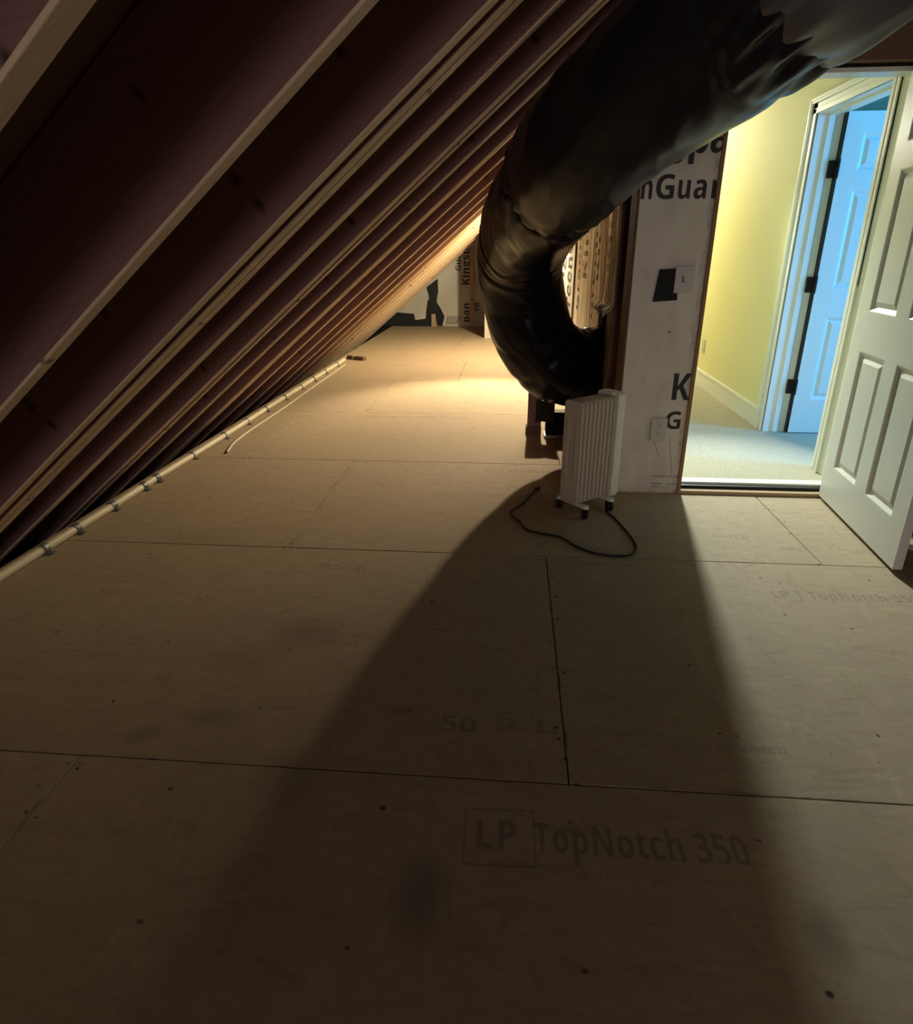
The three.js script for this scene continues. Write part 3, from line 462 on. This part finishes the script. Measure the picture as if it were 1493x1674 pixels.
// ───────────────────────── oil filled heater ─────────────────────────
{
  const h = thing('oil_heater', 'dusty cream oil filled radiator heater on black castors in front of the printed wall', 'heater', [0.308, 0, -2.907], 40.5 * D2R);
  const enamel = std({ color: new THREE.Color().setRGB(0.56, 0.50, 0.39), roughness: 0.55 }), plastic = std({ color: new THREE.Color().setRGB(0.72, 0.72, 0.6), roughness: 0.45 });
  const y0 = 0.062, y1 = 0.548, hw = 0.056;
  const rr = (hw_, a, b, r) => { const s = new THREE.Shape(); s.moveTo(-hw_ + r, a); s.lineTo(hw_ - r, a); s.quadraticCurveTo(hw_, a, hw_, a + r); s.lineTo(hw_, b - r); s.quadraticCurveTo(hw_, b, hw_ - r, b); s.lineTo(-hw_ + r, b); s.quadraticCurveTo(-hw_, b, -hw_, b - r); s.lineTo(-hw_, a + r); s.quadraticCurveTo(-hw_, a, -hw_ + r, a); return s; };
  const plate = new THREE.ExtrudeGeometry(rr(hw - 0.004, y0 + 0.004, y1 - 0.004, 0.02), { depth: 0.004, bevelEnabled: true, bevelThickness: 0.004, bevelSize: 0.004, bevelSegments: 3, curveSegments: 8 }).translate(0, 0, -0.002).rotateY(Math.PI / 2);
  const col = (z, rx, rz) => new THREE.CapsuleGeometry(1, 1, 6, 16).scale(rx, 1, rz).scale(1, (y1 - y0 - 0.05) / 3, 1).translate(0, (y0 + y1) / 2, z);
  const finG = mergeGeometries([plate, ...[-0.028, 0.028].map((z) => col(z, 0.0095, 0.016).toNonIndexed())].map((g) => { g = g.index ? g.toNonIndexed() : g; for (const k of Object.keys(g.attributes)) if (!['position', 'normal', 'uv'].includes(k)) g.deleteAttribute(k); return g; }));
  const n = 9, pitch = 0.0265, x0 = -0.028;
  for (let i = 0; i < n; i++) part(h, 'fin', finG, enamel, [x0 + i * pitch, 0, 0]);
  const pipe = (y) => new THREE.CylinderGeometry(0.017, 0.017, n * pitch - 0.02, 18).rotateZ(Math.PI / 2).translate(x0 + (n - 1) * pitch / 2, y, 0);
  part(h, 'header_pipe', pipe(y0 + 0.04), enamel); part(h, 'header_pipe', pipe(y1 - 0.04), enamel);
  const xc = x0 + (n - 1) * pitch + 0.008;
  const cb = part(h, 'control_box', new THREE.ExtrudeGeometry(rr(0.062, y0 - 0.005, y1 + 0.012, 0.02), { depth: 0.042, bevelEnabled: true, bevelThickness: 0.004, bevelSize: 0.004, bevelSegments: 3 }).rotateY(Math.PI / 2).translate(xc, 0, 0), plastic);
  part(cb, 'dial', new THREE.CylinderGeometry(0.018, 0.02, 0.012, 24).rotateZ(Math.PI / 2).translate(xc + 0.05, 0.36, 0), blackRubber);
  for (const y of [0.44, 0.47]) part(cb, 'rocker_switch', rbox(0.008, 0.018, 0.026, 0.002).translate(xc + 0.048, y, 0), blackRubber);
  part(h, 'carry_handle', rbox(0.045, 0.012, 0.09, 0.005).translate(xc - 0.002, y1 + 0.012, 0), plastic);
  for (const x of [0.0, 0.172]) {
    part(h, 'foot_bar', rbox(0.03, 0.016, 0.15, 0.006).translate(x, 0.056, 0), plastic);
    for (const z of [-0.078, 0.078]) {
      const c = part(h, 'castor', mergeGeometries([new THREE.TorusGeometry(0.016, 0.0085, 10, 24).translate(0, 0, -0.007), new THREE.TorusGeometry(0.016, 0.0085, 10, 24).translate(0, 0, 0.007), new THREE.CylinderGeometry(0.013, 0.013, 0.02, 18).rotateX(Math.PI / 2)].map((g) => g.toNonIndexed())).rotateY(0.6), blackRubber, [x, 0.0246, z + Math.sign(z) * 0.006]);
      part(c, 'castor_cap', new THREE.CylinderGeometry(0.014, 0.017, 0.016, 18).translate(0, 0.033, 0), plastic);
    }
  }
  // flex lying on the floor, in world metres, brought into the heater's frame
  const inv = new THREE.Matrix4().makeRotationY(40.5 * D2R).setPosition(0.308, 0, -2.907).invert();
  const pts = [[0.487, 0.07, -3.02], [0.478, 0.02, -2.98], [0.475, 0.006, -2.93], [0.497, 0.006, -2.849], [0.529, 0.006, -2.708], [0.548, 0.006, -2.566], [0.543, 0.006, -2.505], [0.508, 0.006, -2.449], [0.444, 0.006, -2.433], [0.372, 0.006, -2.45], [0.301, 0.006, -2.504], [0.231, 0.006, -2.606], [0.152, 0.006, -2.639], [0.091, 0.006, -2.675], [0.058, 0.006, -2.765], [0.024, 0.006, -2.829], [0.015, 0.006, -2.89], [0.045, 0.006, -2.94], [0.085, 0.006, -3.025], [0.111, 0.007, -3.1], [0.14, 0.012, -3.165]].map((q) => new THREE.Vector3(...q).applyMatrix4(inv));
  part(h, 'power_cord', new THREE.TubeGeometry(new THREE.CatmullRomCurve3(pts, false, 'centripetal'), 260, 0.0048, 10), blackRubber);
  const pl = part(h, 'plug', mergeGeometries([rbox(0.026, 0.022, 0.034, 0.006).toNonIndexed(), new THREE.CylinderGeometry(0.006, 0.008, 0.02, 12).rotateX(Math.PI / 2).translate(0, 0, 0.024).toNonIndexed(), box(0.0016, 0.006, 0.018, -0.006, 0, -0.024).toNonIndexed(), box(0.0016, 0.006, 0.018, 0.006, 0, -0.024).toNonIndexed()]), blackRubber, new THREE.Vector3(0.152, 0.013, -3.2).applyMatrix4(inv).toArray());
  pl.rotation.y = -40.5 * D2R - 0.35;
}

// ───────────────────────── plates on the walls ─────────────────────────
{
  const z = WZ + 0.008;
  const s = thing('light_switch', 'white light switch plate beside the black tape on the printed wall', 'light switch', [0.777, 1.044, z + 0.004]);
  part(s, 'plate', rbox(0.086, 0.118, 0.009, 0.003), plateWhite);
  part(s, 'toggle', rbox(0.007, 0.018, 0.018, 0.002).rotateX(-0.5).translate(-0.004, 0.002, 0.008), plateWhite);
  part(s, 'toggle_slot', rbox(0.011, 0.026, 0.002, 0.0008).translate(-0.004, 0, 0.0048), blackRubber);
  const outlet = (label, pos, turn) => {
    const o = thing('wall_outlet', label, 'outlet', pos, turn);
    part(o, 'plate', rbox(0.078, 0.118, 0.007, 0.003), plateWhite);
    for (const y of [-0.021, 0.021]) { const r = part(o, 'socket', new THREE.CylinderGeometry(0.016, 0.016, 0.003, 24).rotateX(Math.PI / 2).translate(0, y, 0.0038), plateWhite); part(r, 'slots', mergeGeometries([box(0.002, 0.008, 0.002, -0.006, y + 0.002, 0.005), box(0.002, 0.008, 0.002, 0.006, y + 0.002, 0.005), box(0.004, 0.004, 0.002, 0, y - 0.008, 0.005)]), blackRubber); }
    return o;
  };
  outlet('grey white wall outlet low on the printed wall beside the heater', [0.741, 0.338, z + 0.004], 0);
  const ho = outlet('small white outlet on the yellow hall wall above the baseboard', [XR - 0.0042, 0.372, -6.05], -Math.PI / 2);
}

// ───────────────────────── pipe along the eave ─────────────────────────
{
  const p = thing('eave_pipe', 'long cream pipe with grey clips lying along the floor edge under the rafters', 'pipe');
  const a = new THREE.Vector3(-1.945, 0.02, 0.9), b = new THREE.Vector3(-1.905, 0.02, -7.35), R = rng(37), pts = [];
  for (let i = 0; i <= 24; i++) { const q = a.clone().lerp(b, i / 24); q.x += (R() - 0.5) * 0.006; pts.push(q); }
  part(p, 'pipe_run', new THREE.TubeGeometry(new THREE.CatmullRomCurve3(pts), 160, 0.0195, 14), cream);
  for (const z of [0.35, -0.2, -0.75, -1.3, -1.8, -2.291, -2.504, -2.782, -3.066, -3.2, -3.617, -4.079, -4.47, -4.861, -5.294, -5.743, -6.137, -6.546, -7.006]) {
    const x = a.x + (b.x - a.x) * (0.9 - z) / 8.25; const w = z > -3.3 ? 0.03 : 0.02;
    part(p, 'clip', mergeGeometries([new THREE.CylinderGeometry(0.0228, 0.0228, w, 24).rotateX(Math.PI / 2), box(0.03, 0.004, w * 0.8, 0.026, -0.018, 0)].map((g) => g.toNonIndexed())).rotateY((R() - 0.5) * 0.3), greyMetal, [x, 0.021, z]);
  }
  const c = thing('slack_cable', 'thin cream cable lying on the floor beside the eave pipe', 'cable');
  part(c, 'cable_run', new THREE.TubeGeometry(new THREE.CatmullRomCurve3([[-1.76, -3.75], [-1.8, -3.95], [-1.815, -4.282], [-1.812, -4.639], [-1.81, -5.097], [-1.82, -5.6], [-1.825, -6.1], [-1.83, -6.6], [-1.83, -7.1]].map(([x, z]) => new THREE.Vector3(x, 0.0065, z))), 120, 0.006, 8), cream);
  const s = thing('scrap_block', 'small dark scrap of wood lying on the floor at the end of the eave pipe', 'wood scrap', [-1.8, 0, -7.5], -0.5);
  part(s, 'scrap_body', uvBox(rbox(0.25, 0.04, 0.06, 0.004).translate(0, 0.02, 0)), darkWood);
  part(s, 'pale_band', rbox(0.02, 0.042, 0.062, 0.003).translate(-0.03, 0.0211, 0), cream);
  const k = thing('hose_end', 'pale curved hose end on the floor behind the open attic door', 'hose');
  part(k, 'hose_run', new THREE.TubeGeometry(new THREE.CatmullRomCurve3([[1.66, 0.02, -2.6], [1.72, 0.016, -2.55], [1.82, 0.014, -2.54], [1.95, 0.014, -2.6]].map((q) => new THREE.Vector3(...q))), 40, 0.012, 10), plateWhite);
}

// ───────────────────────── lamps ─────────────────────────
{
  const b = thing('attic_bulb', 'bare glowing bulb in a white porcelain holder hanging behind the duct', 'light bulb', BULB.toArray());
  part(b, 'bulb_glass', new THREE.SphereGeometry(0.03, 24, 16), std({ color: 0xffe0b0, emissive: new THREE.Color().setRGB(1, 0.7, 0.3), emissiveIntensity: 3, roughness: 0.3 }));
  part(b, 'lamp_holder', new THREE.LatheGeometry([[0, 0.05], [0.052, 0.05], [0.05, 0.035], [0.024, 0.022], [0.02, 0.0], [0.0, 0.0]].map(([x, y]) => new THREE.Vector2(x, y)), 28).translate(0, 0.03, 0), plateWhite);
  part(b, 'hanging_rod', new THREE.CylinderGeometry(0.008, 0.008, 0.18, 12).translate(0, 0.16, 0), greyMetal);
  const k = thing('added_clamp_lamp', 'added unseen metal clamp lamp beside the bare bulb behind the duct', 'clamp lamp', floodLight.position.toArray());
  const kd = floodLight.target.position.clone().sub(floodLight.position).normalize(), kq = new THREE.Quaternion().setFromUnitVectors(new THREE.Vector3(0, 0, 1), kd);
  part(k, 'reflector_bowl', new THREE.LatheGeometry([[0.0, -0.1], [0.02, -0.1], [0.022, -0.06], [0.04, -0.045], [0.05, -0.02], [0.047, -0.02], [0.038, -0.042], [0, -0.05]].map(([x, y]) => new THREE.Vector2(x, y)), 30).rotateX(Math.PI / 2), greyMetal).quaternion.copy(kq);
  part(k, 'lamp_lens', new THREE.CircleGeometry(0.042, 24).translate(0, 0, -0.03), std({ color: 0xffe6c0, emissive: new THREE.Color().setRGB(1, 0.78, 0.45), emissiveIntensity: 2 })).quaternion.copy(kq);
  part(k, 'clamp_arm', new THREE.CylinderGeometry(0.006, 0.006, 0.2, 10).translate(0, 0.14, 0), greyMetal).position.addScaledVector(kd, -0.08);
  const h = thing('hall_lamp', 'round flush ceiling lamp in the yellow hall', 'ceiling lamp', [HALL.x, 2.36, HALL.z]);
  part(h, 'lamp_base', new THREE.CylinderGeometry(0.15, 0.15, 0.02, 40).translate(0, -0.01, 0), whiteTrim);
  part(h, 'lamp_dome', new THREE.SphereGeometry(0.135, 32, 12, 0, Math.PI * 2, Math.PI / 2, Math.PI / 2).scale(1, 0.5, 1).translate(0, -0.02, 0), std({ color: 0xfff6da, emissive: new THREE.Color().setRGB(1, 0.97, 0.78), emissiveIntensity: 1.2 }));
  const s = thing('added_spotlight', 'added unseen white spotlight under the hall ceiling aimed through the attic doorway', 'spotlight', SPOT.toArray());
  const to = spotLight.target.position.clone().sub(SPOT).normalize(), q = new THREE.Quaternion().setFromUnitVectors(new THREE.Vector3(0, 0, 1), to);
  const can = part(s, 'lamp_can', new THREE.LatheGeometry([[0.0, -0.14], [0.042, -0.14], [0.046, -0.13], [0.046, -0.01], [0.042, -0.01], [0.042, -0.03], [0, -0.03]].map(([x, y]) => new THREE.Vector2(x, y)), 28).rotateX(Math.PI / 2), whiteTrim); can.quaternion.copy(q);
  const lens = part(s, 'lamp_lens', new THREE.CircleGeometry(0.041, 28).translate(0, 0, -0.025), std({ color: 0xffffff, emissive: new THREE.Color().setRGB(0.9, 1, 0.86), emissiveIntensity: 2 })); lens.quaternion.copy(q);
  part(s, 'stem', new THREE.CylinderGeometry(0.008, 0.008, 0.22, 12).translate(0, 0.13, 0), whiteTrim).position.addScaledVector(to, -0.08);
}

renderer.render(scene, camera);
